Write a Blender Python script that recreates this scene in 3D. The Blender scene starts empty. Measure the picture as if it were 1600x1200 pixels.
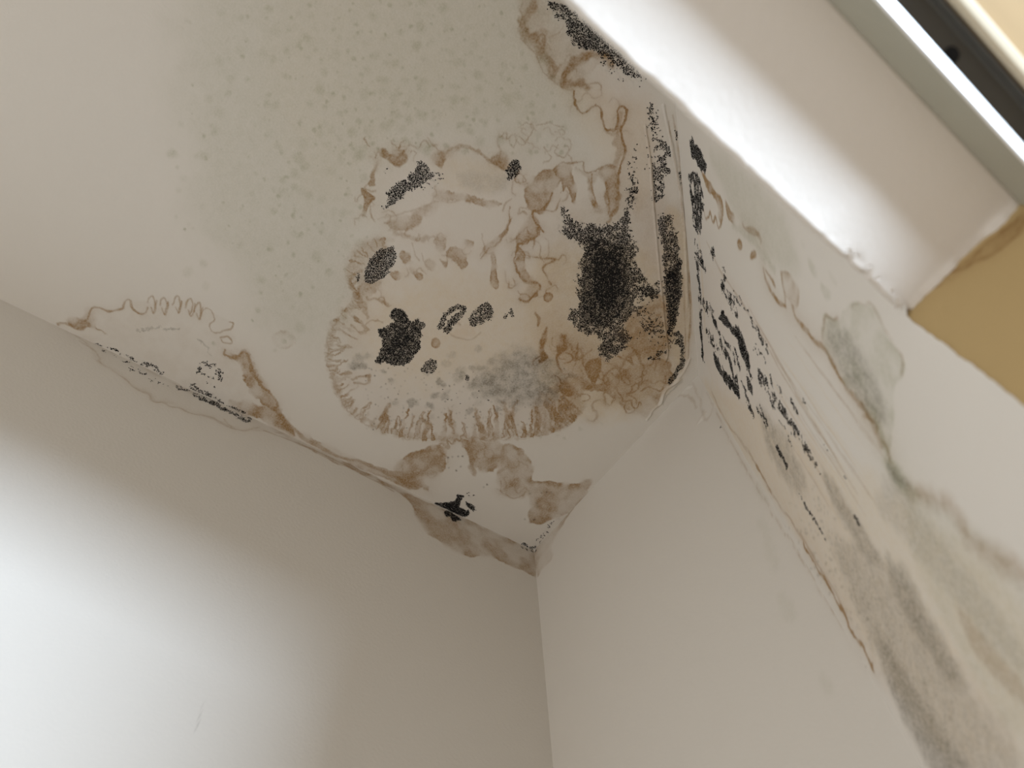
import bpy, math
import numpy as np
from mathutils import Matrix, Vector

# ------------------------------------------------------------------ camera, world, lights, exposure
S = bpy.context.scene
COL = S.collection
EYE = np.array([0.0, 0.0, 1.5])
FPX = 1200.0                                   # focal length for a 1600 px wide frame
Zw = np.array([-41.0, -596.0, 1200.0]); Zw /= np.linalg.norm(Zw)        # "up" seen by the lens
Yw = np.array([0.78, 0.55, 0.30]); Yw -= Zw * (Yw @ Zw); Yw /= np.linalg.norm(Yw)
Xw = np.cross(Yw, Zw)
R = np.array([Xw, Yw, Zw])                     # lens frame (x right, y down, z ahead) -> room frame
cd = bpy.data.cameras.new('camera'); cam = bpy.data.objects.new('camera', cd); COL.objects.link(cam)
cd.sensor_width = 36.0; cd.lens = FPX / 1600 * 36.0; cd.clip_start = 0.01
M = np.eye(4); M[:3, 0] = R[:, 0]; M[:3, 1] = -R[:, 1]; M[:3, 2] = -R[:, 2]; M[:3, 3] = EYE
cam.matrix_world = Matrix(M.tolist())
cd.dof.use_dof = True; cd.dof.focus_distance = 1.08; cd.dof.aperture_fstop = 6.0
S.camera = cam

S.view_settings.view_transform = 'Standard'; S.view_settings.look = 'None'
S.view_settings.gamma = 1.0; S.view_settings.use_curve_mapping = False
S.view_settings.exposure = 0.20

w = bpy.data.worlds.new('world'); S.world = w; w.use_nodes = True
bg = w.node_tree.nodes['Background']
bg.inputs[0].default_value = (1.0, 0.975, 0.94, 1); bg.inputs[1].default_value = 0.60

def area(name, loc, target, sx, sy, power, color):
    l = bpy.data.lights.new(name, 'AREA'); l.shape = 'RECTANGLE'; l.size = sx; l.size_y = sy
    l.energy = power; l.color = color
    o = bpy.data.objects.new(name, l); COL.objects.link(o); o.location = loc
    o.rotation_euler = (Vector(target) - Vector(loc)).to_track_quat('-Z', 'Y').to_euler()
    return o
area('window_daylight', (1.20, 0.50, 1.47), (-0.65, -0.05, 2.02), 0.42, 0.30, 46.0, (0.68, 0.82, 1.0))
area('room_fill_light', (-0.42, -1.45, 0.85), (-0.05, 0.4, 2.0), 0.9, 0.9, 6.4, (1.0, 0.96, 0.91))  # unseen fill from the room side, placed to brighten the splayed wall

CEIL = 2.5                                     # ceiling height, camera 1 m below it

# ------------------------------------------------------------------ small tools
def at(px, py, o, n):
    """point of the photograph -> point on the plane through o with normal n"""
    d = R @ np.array([px - 800.0, py - 600.0, FPX])
    return EYE + d * ((np.asarray(o) - EYE) @ n) / (d @ n)

def _hash(ix, iy, seed):
    h = (ix.astype(np.int64) * 374761393 + iy.astype(np.int64) * 668265263 + seed * 974634777) & 0xFFFFFFFF
    h = ((h ^ (h >> 13)) * 1274126177) & 0xFFFFFFFF
    h = (h ^ (h >> 16)) & 0xFFFFFF
    return h / float(0xFFFFFF)

def noise(x, y, seed=0):
    xi = np.floor(x); yi = np.floor(y); fx = x - xi; fy = y - yi
    fx = fx * fx * (3 - 2 * fx); fy = fy * fy * (3 - 2 * fy)
    a = _hash(xi, yi, seed); b = _hash(xi + 1, yi, seed); c = _hash(xi, yi + 1, seed); d = _hash(xi + 1, yi + 1, seed)
    return (a * (1 - fx) + b * fx) * (1 - fy) + (c * (1 - fx) + d * fx) * fy

def fbm(x, y, seed=0, o=3):
    s = 0; a = 1.0; t = 0
    for k in range(o):
        s = s + a * noise(x * 2 ** k, y * 2 ** k, seed + 17 * k); t += a; a *= 0.5
    return s / t

def sstep(a, b, x):
    t = np.clip((x - a) / (b - a), 0, 1); return t * t * (3 - 2 * t)

def smooth(pts, closed, n=6):
    p = np.array(pts, float); N = len(p)
    if N < 3: return p
    out = []
    rng_ = range(N) if closed else range(N - 1)
    for i in rng_:
        if closed: p0, p1, p2, p3 = p[i - 1], p[i], p[(i + 1) % N], p[(i + 2) % N]
        else: p0, p1, p2, p3 = p[max(i - 1, 0)], p[i], p[i + 1], p[min(i + 2, N - 1)]
        for k in range(n):
            t = k / n
            out.append(0.5 * ((2 * p1) + (-p0 + p2) * t + (2 * p0 - 5 * p1 + 4 * p2 - p3) * t * t + (-p0 + 3 * p1 - 3 * p2 + p3) * t ** 3))
    if not closed: out.append(p[-1])
    return np.array(out)

def axis(*spans):
    """grid lines: (start, end, step) spans joined"""
    out = []
    for a, b, st in spans:
        n = max(1, int(round((b - a) / st))); out.append(np.linspace(a, b, n + 1))
    return np.unique(np.round(np.concatenate(out), 6))

CH = ['brown', 'ochre', 'green', 'soot', 'grey', 'pink', 'height']

class Plaster:
    """a plane of the room as a fine grid; water marks are laid on it in metres on that plane"""
    def __init__(s, o, U, V, N, us, vs):
        s.o, s.U, s.V, s.N = [np.array(a, float) for a in (o, U, V, N)]
        s.us, s.vs = us, vs
        s.c = {k: np.zeros((len(vs), len(us)), np.float32) for k in CH}
    def uv(s, pts):
        q = np.array([at(x, y, s.o, s.N) for x, y in pts]) - s.o
        return np.stack([q @ s.U, q @ s.V], 1)
    def scale(s, pts):
        c = np.mean(np.array(pts, float), 0)
        a, b, d = s.uv([c, c + [1, 0], c + [0, 1]])
        return math.sqrt(abs(np.cross(b - a, d - a)))
    def win(s, q, m):
        i0, i1 = np.searchsorted(s.us, [q[:, 0].min() - m, q[:, 0].max() + m])
        j0, j1 = np.searchsorted(s.vs, [q[:, 1].min() - m, q[:, 1].max() + m])
        return (slice(j0, j1), slice(i0, i1)), *np.meshgrid(s.us[i0:i1], s.vs[j0:j1])
    def put(s, ch, sl, v):
        a = s.c[ch][sl]; s.c[ch][sl] = 1 - (1 - a) * (1 - np.clip(v, 0, 1))

def segdist(U, V, q, closed):
    d = np.full(U.shape, 1e9); ins = np.zeros(U.shape, bool); tt = np.zeros(U.shape)
    n = len(q); last = n if closed else n - 1
    for i in range(last):
        ax, ay = q[i]; bx, by = q[(i + 1) % n]
        ex, ey = bx - ax, by - ay; L = ex * ex + ey * ey + 1e-16
        t = np.clip(((U - ax) * ex + (V - ay) * ey) / L, 0, 1)
        dd = (U - ax - t * ex) ** 2 + (V - ay - t * ey) ** 2
        m = dd < d; d = np.where(m, dd, d); tt = np.where(m, (i + t) / last, tt)
        if closed:
            c = ((ay > V) != (by > V)) & (U < ex * (V - ay) / (ey if abs(ey) > 1e-12 else 1e-12) + ax); ins ^= c
    return np.sqrt(d), ins, tt

def warp(U, V, amp, wl, seed):
    return (U + amp * 2 * (fbm(U / wl, V / wl, seed) - 0.5), V + amp * 2 * (fbm(U / wl, V / wl, seed + 50) - 0.5))

_seed = [1]
def blob(s, pts, fill=0.3, rim=0.5, rimw=3.0, edge=1.2, ch='brown', wamp=4.0, wlen=14.0, sm=True, mott=0.35):
    """closed water mark: pale fill, darker tide line inside its edge"""
    _seed[0] += 7; sd = _seed[0]
    k = s.scale(pts); q = s.uv(smooth(pts, True, 5) if sm else np.array(pts, float))
    sl, U, V = s.win(q, (edge + wamp + 3) * k)
    if U.size == 0: return
    A, B = warp(U, V, wamp * k, wlen * k, sd)
    if wamp > 1: A, B = warp(A, B, wamp * .45 * k, wlen * .35 * k, sd + 11)
    d, ins, _ = segdist(A, B, q, True); d = np.where(ins, d, -d) / k
    low = sstep(.30, .70, fbm(U / (17 * k), V / (17 * k), sd + 21, 2)) if edge < 4 else .45 + 0 * d; e2 = edge * (0.7 + (3.2 if ch == 'brown' and edge < 4 else .6) * low ** 2)
    v = (fill * (0.55 + 0.8 * (1 - low)) + rim * (1.15 - .8 * low) * np.exp(-np.maximum(d, 0) / rimw)) * sstep(-e2, e2, d)
    v = v * (1 - mott + 2 * mott * fbm(U / (7 * k), V / (7 * k), sd + 3))
    if ch == 'brown': v = v * (1.35 if edge < 4 else 1.1)
    s.put(ch, sl, v)

def wash(s, pts, val, soft=20.0, ch='ochre', mott=0.5, wl=25.0):
    blob(s, pts, val, 0, 1, soft, ch, soft * 0.5, wl, True, mott)

def line(s, pts, wd=3.0, val=0.6, ch='brown', wamp=2.0, wlen=10.0, taper=0.3, soft=None, halo=0.0, sm=6):
    _seed[0] += 7; sd = _seed[0]
    k = s.scale(pts); q = s.uv(smooth(pts, False, sm))
    sl, U, V = s.win(q, (wd * 4 + wamp + 3) * k)
    if U.size == 0: return
    A, B = warp(U, V, wamp * 1.3 * k, wlen * k, sd)
    d, _, t = segdist(A, B, q, False); d = d / k
    h = wd * 0.5 * (1 - taper + taper * np.sin(np.pi * np.clip(t, 0.02, 0.98))) * (0.5 + 1.0 * fbm(U / (12 * k), V / (12 * k), sd + 9, 2))
    so = soft if soft else max(0.9, wd * 0.25)
    v = val * (1 - sstep(h - so, h + so, d)) * 1.25 * (0.45 + 1.1 * fbm(U / (11 * k), V / (11 * k), sd + 5, 2))
    if halo: v = np.maximum(v, halo * np.exp(-d / (wd * 1.8)))
    s.put(ch, sl, v)

rng = np.random.default_rng(5)
def fingers(s, path, side, length, period, width=5.0, fill=0.25, rim=0.45, base=0.3, jit=0.5):
    """a fringe of finger-like tide marks running inward from a scalloped edge"""
    p = smooth(path, False, 8); seg = np.linalg.norm(np.diff(p, axis=0), axis=1); L = np.r_[0, np.cumsum(seg)]
    x = period * 0.5
    while x < L[-1]:
        i = min(np.searchsorted(L, x), len(p) - 1); i = max(i, 1)
        t = (x - L[i - 1]) / max(seg[i - 1], 1e-6); c = p[i - 1] + (p[i] - p[i - 1]) * t
        tg = (p[i] - p[i - 1]) / seg[i - 1]; nr = np.array([-tg[1], tg[0]]) * side
        ln = length * (0.55 + 0.8 * rng.random()); wv = width * (0.6 + 0.8 * rng.random()); bend = (rng.random() - .5) * jit * ln
        def pt(a, b): return tuple(c + nr * a + tg * (b + bend * (max(a, 0) / ln) ** 2))
        kind = rng.random()
        if kind < 0.45:
            blob(s, [pt(-2, -wv), pt(0, wv), pt(ln * .35, wv * .5), pt(ln * .7, wv * .5), pt(ln, wv * .25), pt(ln, -wv * .3), pt(ln * .6, -wv * .3), pt(ln * .3, -wv * .6)],
                 fill, rim, 1.6, 0.9, wamp=4, wlen=9)
        elif kind < 0.8:
            line(s, [pt(0, -wv), pt(ln * .5, -wv * .5), pt(ln, 0), pt(ln * .9, wv * .6), pt(ln * .5, wv * .5), pt(0, wv)], 2.0, rim + .15, wamp=3.5, wlen=8)
            line(s, [pt(ln * .1, 0), pt(ln * .8, 0)], wv * .9, fill, wamp=3)
        else:
            line(s, [pt(-1, 0), pt(ln * .4, wv * .2), pt(ln * .8, -wv * .2)], wv * .8, fill + .25, wamp=3.5, halo=.12)
        x += period * (0.7 + 0.6 * rng.random())
    if base:
        line(s, path, 2.0, base, wamp=5, wlen=9)
        nr = np.array([-(p[-1] - p[0])[1], (p[-1] - p[0])[0]]); nr = nr / np.linalg.norm(nr) * side * 3.5
        line(s, [tuple(np.array(a) + nr) for a in path], 10, base * .75, wamp=6, wlen=9, taper=.1, soft=3)

def curls(s, pts, n, size, wd, val, halo=.12, spread=(20, 15), turn=1.1):
    """small curling tide lines scattered round the given points"""
    for i in range(n):
        cx, cy = pts[i % len(pts)]; x = cx + spread[0] * rng.normal() * .6; y = cy + spread[1] * rng.normal() * .6
        a = rng.random() * 6.283; tr_ = rng.choice([-1, 1]) * turn * rng.uniform(.3, 1); q = [(x, y)]
        for k in range(rng.integers(4, 8)):
            st = size * rng.uniform(.15, .3); x += st * math.cos(a); y += st * math.sin(a); q.append((x, y)); a += tr_ + rng.normal() * .5
            if rng.random() < .25: tr_ = -tr_
        line(s, q, wd * rng.uniform(.7, 1.3), val * rng.uniform(.6, 1.2), 'brown', 2, 9, .5, None, halo)

# ------------------------------------------------------------------ materials
def nt(m): return m.node_tree
def paint(name, col, rough=0.75, bump=0.25, stains=True, bscale=260.0):
    m = bpy.data.materials.new(name); m.use_nodes = True; t = m.node_tree; N = t.nodes; Lk = t.links
    b = N['Principled BSDF']; b.inputs['Roughness'].default_value = rough; b.inputs['Specular IOR Level'].default_value = 0.25
    tc = N.new('ShaderNodeTexCoord')
    n1 = N.new('ShaderNodeTexNoise'); n1.inputs['Scale'].default_value = bscale; n1.inputs['Detail'].default_value = 4
    Lk.new(tc.outputs['Object'], n1.inputs['Vector'])
    n2 = N.new('ShaderNodeTexNoise'); n2.inputs['Scale'].default_value = 3.0; n2.inputs['Detail'].default_value = 3
    Lk.new(tc.outputs['Object'], n2.inputs['Vector'])
    bp = N.new('ShaderNodeBump'); bp.inputs['Strength'].default_value = bump; bp.inputs['Distance'].default_value = 0.0012
    Lk.new(n1.outputs['Fac'], bp.inputs['Height']); Lk.new(bp.outputs['Normal'], b.inputs['Normal'])
    def mix(fac, a, bcol, mode='MIX'):
        x = N.new('ShaderNodeMix'); x.data_type = 'RGBA'; x.blend_type = mode
        if isinstance(fac, float): x.inputs[0].default_value = fac
        else: Lk.new(fac, x.inputs[0])
        for s_, i in ((a, 6), (bcol, 7)):
            if isinstance(s_, tuple): x.inputs[i].default_value = (*s_, 1)
            else: Lk.new(s_, x.inputs[i])
        return x.outputs[2]
    c = mix(n2.outputs['Fac'], tuple(v * 0.985 for v in col), tuple(min(1, v * 1.015) for v in col))
    if stains:
        def attr(nm):
            a = N.new('ShaderNodeAttribute'); a.attribute_name = nm; s_ = N.new('ShaderNodeSeparateColor'); Lk.new(a.outputs['Color'], s_.inputs[0]); return s_.outputs
        A = attr('stain'); B = attr('marks')
        n3 = N.new('ShaderNodeTexNoise'); n3.inputs['Scale'].default_value = 420.0; n3.inputs['Detail'].default_value = 3
        Lk.new(tc.outputs['Object'], n3.inputs['Vector'])
        def mod(sock, lo, hi):
            r = N.new('ShaderNodeMapRange'); r.inputs['From Min'].default_value = 0.3; r.inputs['From Max'].default_value = 0.7
            r.inputs['To Min'].default_value = lo; r.inputs['To Max'].default_value = hi; Lk.new(n3.outputs['Fac'], r.inputs['Value'])
            q = N.new('ShaderNodeMath'); q.operation = 'MULTIPLY'; q.use_clamp = True; Lk.new(sock, q.inputs[0]); Lk.new(r.outputs[0], q.inputs[1]); return q.outputs[0]
        c = mix(B[2], c, (0.93, 0.84, 0.78), 'MULTIPLY')
        c = mix(mod(A[1], .8, 1.15), c, (0.93, 0.80, 0.58), 'MULTIPLY')
        c = mix(mod(A[2], .7, 1.25), c, (0.66, 0.68, 0.58), 'MULTIPLY')
        c = mix(mod(B[1], .6, 1.3), c, (0.42, 0.41, 0.38), 'MULTIPLY')
        c = mix(mod(A[0], .75, 1.2), c, (0.46, 0.305, 0.15), 'MULTIPLY')
        c = mix(mod(B[0], .5, 1.5), c, (0.020, 0.019, 0.018))
    Lk.new(c, b.inputs['Base Color'])
    return m
def plain(name, col, rough=0.5, metal=0.0, wood=False, bump=0.0):
    m = bpy.data.materials.new(name); m.use_nodes = True; t = m.node_tree; N = t.nodes; Lk = t.links
    b = N['Principled BSDF']; b.inputs['Roughness'].default_value = rough; b.inputs['Metallic'].default_value = metal
    tc = N.new('ShaderNodeTexCoord'); mp = N.new('ShaderNodeMapping'); Lk.new(tc.outputs['Object'], mp.inputs['Vector'])
    mp.inputs['Scale'].default_value = (60, 2.5, 60) if wood else (30, 30, 30)
    n = N.new('ShaderNodeTexNoise'); n.inputs['Scale'].default_value = 1.5; n.inputs['Detail'].default_value = 5; Lk.new(mp.outputs[0], n.inputs['Vector'])
    x = N.new('ShaderNodeMix'); x.data_type = 'RGBA'; Lk.new(n.outputs['Fac'], x.inputs[0])
    f = 0.16 if wood else 0.05
    x.inputs[6].default_value = (*[v * (1 - f) for v in col], 1); x.inputs[7].default_value = (*[min(1, v * (1 + f)) for v in col], 1)
    Lk.new(x.outputs[2], b.inputs['Base Color'])
    if bump:
        bp = N.new('ShaderNodeBump'); bp.inputs['Strength'].default_value = bump; bp.inputs['Distance'].default_value = 0.001
        Lk.new(n.outputs['Fac'], bp.inputs['Height']); Lk.new(bp.outputs['Normal'], b.inputs['Normal'])
    return m
WHITE = (0.715, 0.675, 0.615)
M_ceil = paint('ceiling_paint', WHITE); M_wall = paint('wall_paint', WHITE)
M_splay = paint('brightened_wall_paint', (0.80, 0.76, 0.70)); M_yel = paint('ochre_wall_paint', (0.46, 0.33, 0.155), 0.7)  # splayed wall: extra brightness put into the paint where the lights fall short
M_head = paint('soffit_paint', (0.74, 0.69, 0.63), 0.6, 0.22, False, 260.0)
M_mould = plain('black_mould', (0.008, 0.008, 0.009), 0.9); M_mould.node_tree.nodes['Principled BSDF'].inputs['Specular IOR Level'].default_value = 0.1
M_metal = plain('grey_aluminium', (0.42, 0.41, 0.34), 0.45, 0.2)
M_lip = plain('glare_white_metal', (0.93, 0.93, 0.92), 0.3)  # glare on the lip put into a whiter colour than the flange
M_dark = plain('dark_anodised_metal', (0.085, 0.075, 0.062), 0.6, 0.0)
M_black = plain('black_hole', (0.008, 0.007, 0.007), 0.9)
M_wood = plain('pale_varnished_wood', (0.50, 0.355, 0.19), 0.45, 0.0, True)
M_cream = plain('cream_wood_edge', (0.54, 0.46, 0.33), 0.4, 0.0, True)

# ------------------------------------------------------------------ mesh builders
def link(name, V, Fc, mat, parent=None, smoothed=False):
    me = bpy.data.meshes.new(name); me.from_pydata([tuple(map(float, v)) for v in V], [], [tuple(map(int, f)) for f in Fc]); me.validate()
    me.materials.append(mat); o = bpy.data.objects.new(name, me); COL.objects.link(o)
    if smoothed: me.shade_smooth()
    if parent: o.parent = parent
    return o

def build_plaster(name, s, mat, keep=None, move=None):
    nv, nu = len(s.vs), len(s.us)
    U, V = np.meshgrid(s.us, s.vs)
    U2, V2 = (move(U, V) if move else (U, V))
    P = s.o + U2[..., None] * s.U + V2[..., None] * s.V + s.c['height'][..., None] * 0.004 * s.N
    idx = np.arange(nv * nu).reshape(nv, nu)
    quad = np.stack([idx[:-1, :-1], idx[:-1, 1:], idx[1:, 1:], idx[1:, :-1]], -1)
    if keep is not None:
        k = keep(P); kf = k[:-1, :-1] | k[:-1, 1:] | k[1:, 1:] | k[1:, :-1]; quad = quad[kf]
    quad = quad.reshape(-1, 4)
    if np.dot(np.cross(s.U, s.V), s.N) < 0: quad = quad[:, ::-1]
    used = np.unique(quad); remap = np.full(nv * nu, -1); remap[used] = np.arange(len(used)); quad = remap[quad]
    P = P.reshape(-1, 3)[used]
    me = bpy.data.meshes.new(name)
    me.vertices.add(len(P)); me.vertices.foreach_set('co', P.astype(np.float32).ravel())
    me.loops.add(quad.size); me.loops.foreach_set('vertex_index', quad.astype(np.int32).ravel())
    me.polygons.add(len(quad)); me.polygons.foreach_set('loop_start', np.arange(0, quad.size, 4, dtype=np.int32))
    me.polygons.foreach_set('loop_total', np.full(len(quad), 4, np.int32))
    me.update(calc_edges=True); me.shade_smooth()
    for nm, ch in (('stain', ('brown', 'ochre', 'green')), ('marks', ('soot', 'grey', 'pink'))):
        a = me.color_attributes.new(nm, 'FLOAT_COLOR', 'POINT')
        d = np.ones((len(P), 4), np.float32)
        for i, c in enumerate(ch): d[:, i] = s.c[c].ravel()[used]
        a.data.foreach_set('color', d.ravel())
    me.materials.append(mat)
    o = bpy.data.objects.new(name, me); COL.objects.link(o); o['kind'] = 'structure'
    return o

def mould(s, parent, regions, label=None, cell=1.5, rad=(0.55, 1.05), film=0.5, clip=None, wl=3.2, keepout=()):
    """one patch of mould: hundreds of low black grains standing on the plaster; regions = (outline, density, edge)"""
    _seed[0] += 11; sd = _seed[0]
    allp = np.concatenate([s.uv(r[0]) for r in regions]); k = s.scale([p for r in regions for p in r[0]])
    m = 6 * k; x0, y0 = allp.min(0) - m; x1, y1 = allp.max(0) + m
    c = cell * 0.00085
    gx, gy = np.meshgrid(np.arange(x0, x1, c), np.arange(y0, y1, c))
    gx = gx + (rng.random(gx.shape) - .5) * c * 1.2; gy = gy + (rng.random(gy.shape) - .5) * c * 1.2
    def density(U, V):
        dens = np.zeros(U.shape)
        A, B = warp(U, V, 4.5 * k, 12 * k, sd); A, B = warp(A, B, 2.2 * k, 4 * k, sd + 5)
        for pts, dn, ed in regions:
            if len(pts) == 2 or (len(pts) > 2 and isinstance(ed, tuple)):        # a streak: (points, density, (half width, edge))
                q = s.uv(smooth(pts, False, 4)); d, _, _ = segdist(A, B, q, False); hw, e2 = ed
                v = dn * (1 - sstep(hw * k - e2 * k, hw * k + e2 * k, d))
            else:
                q = s.uv(smooth(pts, True, 4)); d, ins, _ = segdist(A, B, q, True); d = np.where(ins, d, -d) / k
                v = dn * sstep(-1.0, ed, d)
            dens = np.maximum(dens, v)
        for pts in keepout:
            q = s.uv(smooth(pts, True, 4)); d, ins, _ = segdist(A, B, q, True); dens = np.where(ins, dens * 0.03, dens)
        return dens
    D = density(gx, gy)
    n = np.clip((fbm(gx / (wl * k * 1.3), gy / (wl * k * 1.3), sd, 2) - 0.22) / 0.56, 0, 1)
    def worm(U, V):
        a = fbm(U / (wl * k * 2.0), V / (wl * k * 2.0), sd + 77, 2); return np.clip(np.abs(a - .5) * 5.0, 0, 1)
    n = 0.5 * n + 0.5 * worm(gx, gy)
    ok = (0.80 * n + 0.20 * rng.random(n.shape)) < D * 1.04
    if film:
        sl, U, V = s.win(allp, m); DD = density(U, V); s.put('soot', sl, film * DD ** 1.5 * sstep(1.0, .1, (worm(U, V) * .6 + .4 * fbm(U / (3 * k), V / (3 * k), sd + 31)) / np.maximum(DD + .35, .3)) * 1.15)
    ux, uy = gx[ok], gy[ok]
    if clip is not None:
        P = s.o + ux[:, None] * s.U + uy[:, None] * s.V; kk = clip(P); ux, uy = ux[kk], uy[kk]
    n = len(ux)
    if n == 0: return
    r = (rad[0] + (rad[1] - rad[0]) * rng.random(n)) * 0.00085
    ang = rng.random(n) * 6.283; K = 6
    th = ang[:, None] + np.arange(K) * (2 * np.pi / K); rr = r[:, None] * (0.6 + 0.8 * rng.random((n, K)))
    ring = s.o + (ux[:, None] + rr * np.cos(th))[..., None] * s.U + (uy[:, None] + rr * np.sin(th))[..., None] * s.V + 0.00008 * s.N
    top = s.o + ux[:, None] * s.U + uy[:, None] * s.V + (0.00045 + r[:, None] * .15) * s.N
    P = np.concatenate([top[:, None, :], ring], 1).reshape(-1, 3)
    b = np.arange(n)[:, None] * (K + 1); i = np.arange(K)
    tri = np.stack([np.broadcast_to(b, (n, K)), b + 1 + i, b + 1 + (i + 1) % K], -1).reshape(-1, 3)
    me = bpy.data.meshes.new('mould_patch')
    me.vertices.add(len(P)); me.vertices.foreach_set('co', P.astype(np.float32).ravel())
    me.loops.add(tri.size); me.loops.foreach_set('vertex_index', tri.astype(np.int32).ravel())
    me.polygons.add(len(tri)); me.polygons.foreach_set('loop_start', np.arange(0, tri.size, 3, dtype=np.int32)); me.polygons.foreach_set('loop_total', np.full(len(tri), 3, np.int32))
    me.update(calc_edges=True); me.materials.append(M_mould)
    o = bpy.data.objects.new('mould_patch', me); COL.objects.link(o)
    PENDING.append((o, parent, label))
PENDING = []

def ell(cx, cy, a, b, deg, n=12):
    t = np.radians(deg); th = np.arange(n) * 2 * np.pi / n
    return [(cx + a * np.cos(q) * np.cos(t) - b * np.sin(q) * np.sin(t), cy + a * np.cos(q) * np.sin(t) + b * np.sin(q) * np.cos(t)) for q in th]

# ------------------------------------------------------------------ the room's planes (metres)
A = np.array([-0.583, 0.553]); B = np.array([-0.683, -0.211])          # ceiling corner; a point along the left wall
C = np.array([-0.190, 0.540]); Sd = np.array([0.029, 0.286]) - C; Sd /= np.linalg.norm(Sd)
Fx, Fy, Fh = 0.024, 0.292, 1.912
L = (B - A) / np.linalg.norm(B - A); K = (C - A) / np.linalg.norm(C - A)
nL = np.array([-L[1], L[0]]); nL = nL if nL @ (C - A) > 0 else -nL     # left wall faces the room
nK = np.array([K[1], -K[0]]); nK = nK if nK[1] < 0 else -nK
nS = np.array([-Sd[1], Sd[0]]); nS = nS if nS @ (B - C) > 0 else -nS
def v3(a, z=0.0): return np.array([a[0], a[1], z])
UP = np.array([0, 0, 1.0])
def head_x(z): return Fx + (np.maximum(z, Fh) - Fh) * (0.092 - Fx) / (CEIL - Fh)    # leaning inner face of the header

ceiling = Plaster((0, 0, CEIL), (1, 0, 0), (0, 1, 0), (0, 0, -1),
                  axis((-2.2, -0.72, .08), (-0.72, 0.10, .00125)), axis((-2.6, -0.5, .1), (-0.5, -0.22, .004), (-0.22, 0.56, .00125)))
left = Plaster(v3(A, CEIL), v3(L), -UP, v3(nL), axis((0, 0.86, .0014), (0.86, 3.2, .1)), axis((0, 0.17, .0014), (0.17, 0.8, .01), (0.8, 2.5, .1)))
back = Plaster(v3(A, CEIL), v3(K), -UP, v3(nK), axis((0, 0.395, .002)), axis((0, 0.12, .0014), (0.12, 0.75, .004), (0.75, 2.5, .1)))
Ls = (Fx - C[0]) / Sd[0]
splay = Plaster(v3(C, CEIL), v3(Sd), -UP, v3(nS), axis((0, Ls + 0.10, .0013)), axis((0, 0.80, .0013), (0.80, 2.5, .05)))
jamb = Plaster((Fx, Fy + 0.0006, Fh + .007), (1, 0, 0), -UP, (0, -1, 0), axis((-0.0005, 0.12, .0012), (0.12, 0.195, .02)), axis((0, 0.16, .0012), (0.16, 1.2, .05)))

# ------------------------------------------------------------------ water marks on the ceiling
c = ceiling
# broad discolouration
wash(c, [(330, -60), (560, -80), (860, -60), (900, 200), (760, 230), (600, 260), (560, 420), (500, 560), (380, 440), (300, 240)], 0.34, 90, 'green', 0.3, 90)
wash(c, [(470, -60), (800, -60), (860, 160), (640, 210), (540, 330), (420, 180)], 0.10, 60, 'ochre', 0.4, 60)
wash(c, [(600, 400), (760, 380), (860, 420), (900, 560), (860, 650), (700, 670), (560, 640), (540, 520)], 0.22, 30, 'pink', 0.3, 40)
wash(c, [(590, 250), (760, 240), (900, 260), (880, 380), (620, 380)], 0.25, 25, 'pink', 0.3, 40)
wash(c, [(640, 430), (760, 430), (850, 500), (800, 570), (690, 600), (600, 590), (560, 500)], 0.36, 45, 'ochre', 0.4, 35)
wash(c, [(850, 400), (1000, 390), (1060, 560), (1010, 640), (880, 640), (830, 520)], 0.5, 30, 'ochre', 0.4, 30)
wash(c, [(880, 330), (1000, 300), (1070, 340), (1075, 560), (1010, 600), (900, 580), (860, 500)], 0.17, 26, 'brown', 0.4, 30)
wash(c, [(880, 520), (1030, 500), (1040, 560), (980, 600), (890, 600)], 0.12, 14, 'brown', 0.5, 14)
wash(c, [(830, 10), (890, 60), (1000, 130), (1040, 260), (1060, 500), (1010, 420), (980, 300), (950, 200), (860, 110)], 0.38, 25, 'pink', 0.3, 40)
wash(c, [(860, 130), (960, 150), (1030, 200), (1000, 330), (960, 260), (900, 190)], 0.25, 30, 'ochre', 0.3, 40)
# faint spores over the ceiling
for i in range(1000):
    x, y = 620 + 170 * rng.normal(), 215 + 165 * rng.normal()
    if not (250 < x < 890 and -20 < y < 560) or (x > 575 and y > 240) or (x > 540 and y > 400): continue
    big = rng.random() < 0.35; r_ = rng.uniform(4, 9) if big else rng.uniform(1.4, 4)
    blob(c, ell(x, y, r_, r_ * .8, rng.random() * 180, 6), rng.uniform(.15, .5) if big else rng.uniform(.3, .75), 0, 1, r_ * .7, 'green', 1.5, 6, True, .2)
for x, y in [(330, 197), (353, 148), (358, 145), (484, 8), (493, 78), (450, 47), (467, 22), (553, 92), (386, 124), (609, 8), (640, 6), (632, 162), (650, 122), (420, 148), (491, 203), (500, 199), (444, 533), (455, 527)]:
    blob(c, ell(x, y, 4, 3.4, 0, 6), .55, 0, 1, 3, 'green', 1, 6)
blob(c, ell(444, 531, 16, 14, 10), .03, .30, 2.2, 1.5, wamp=5, wlen=9)
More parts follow.
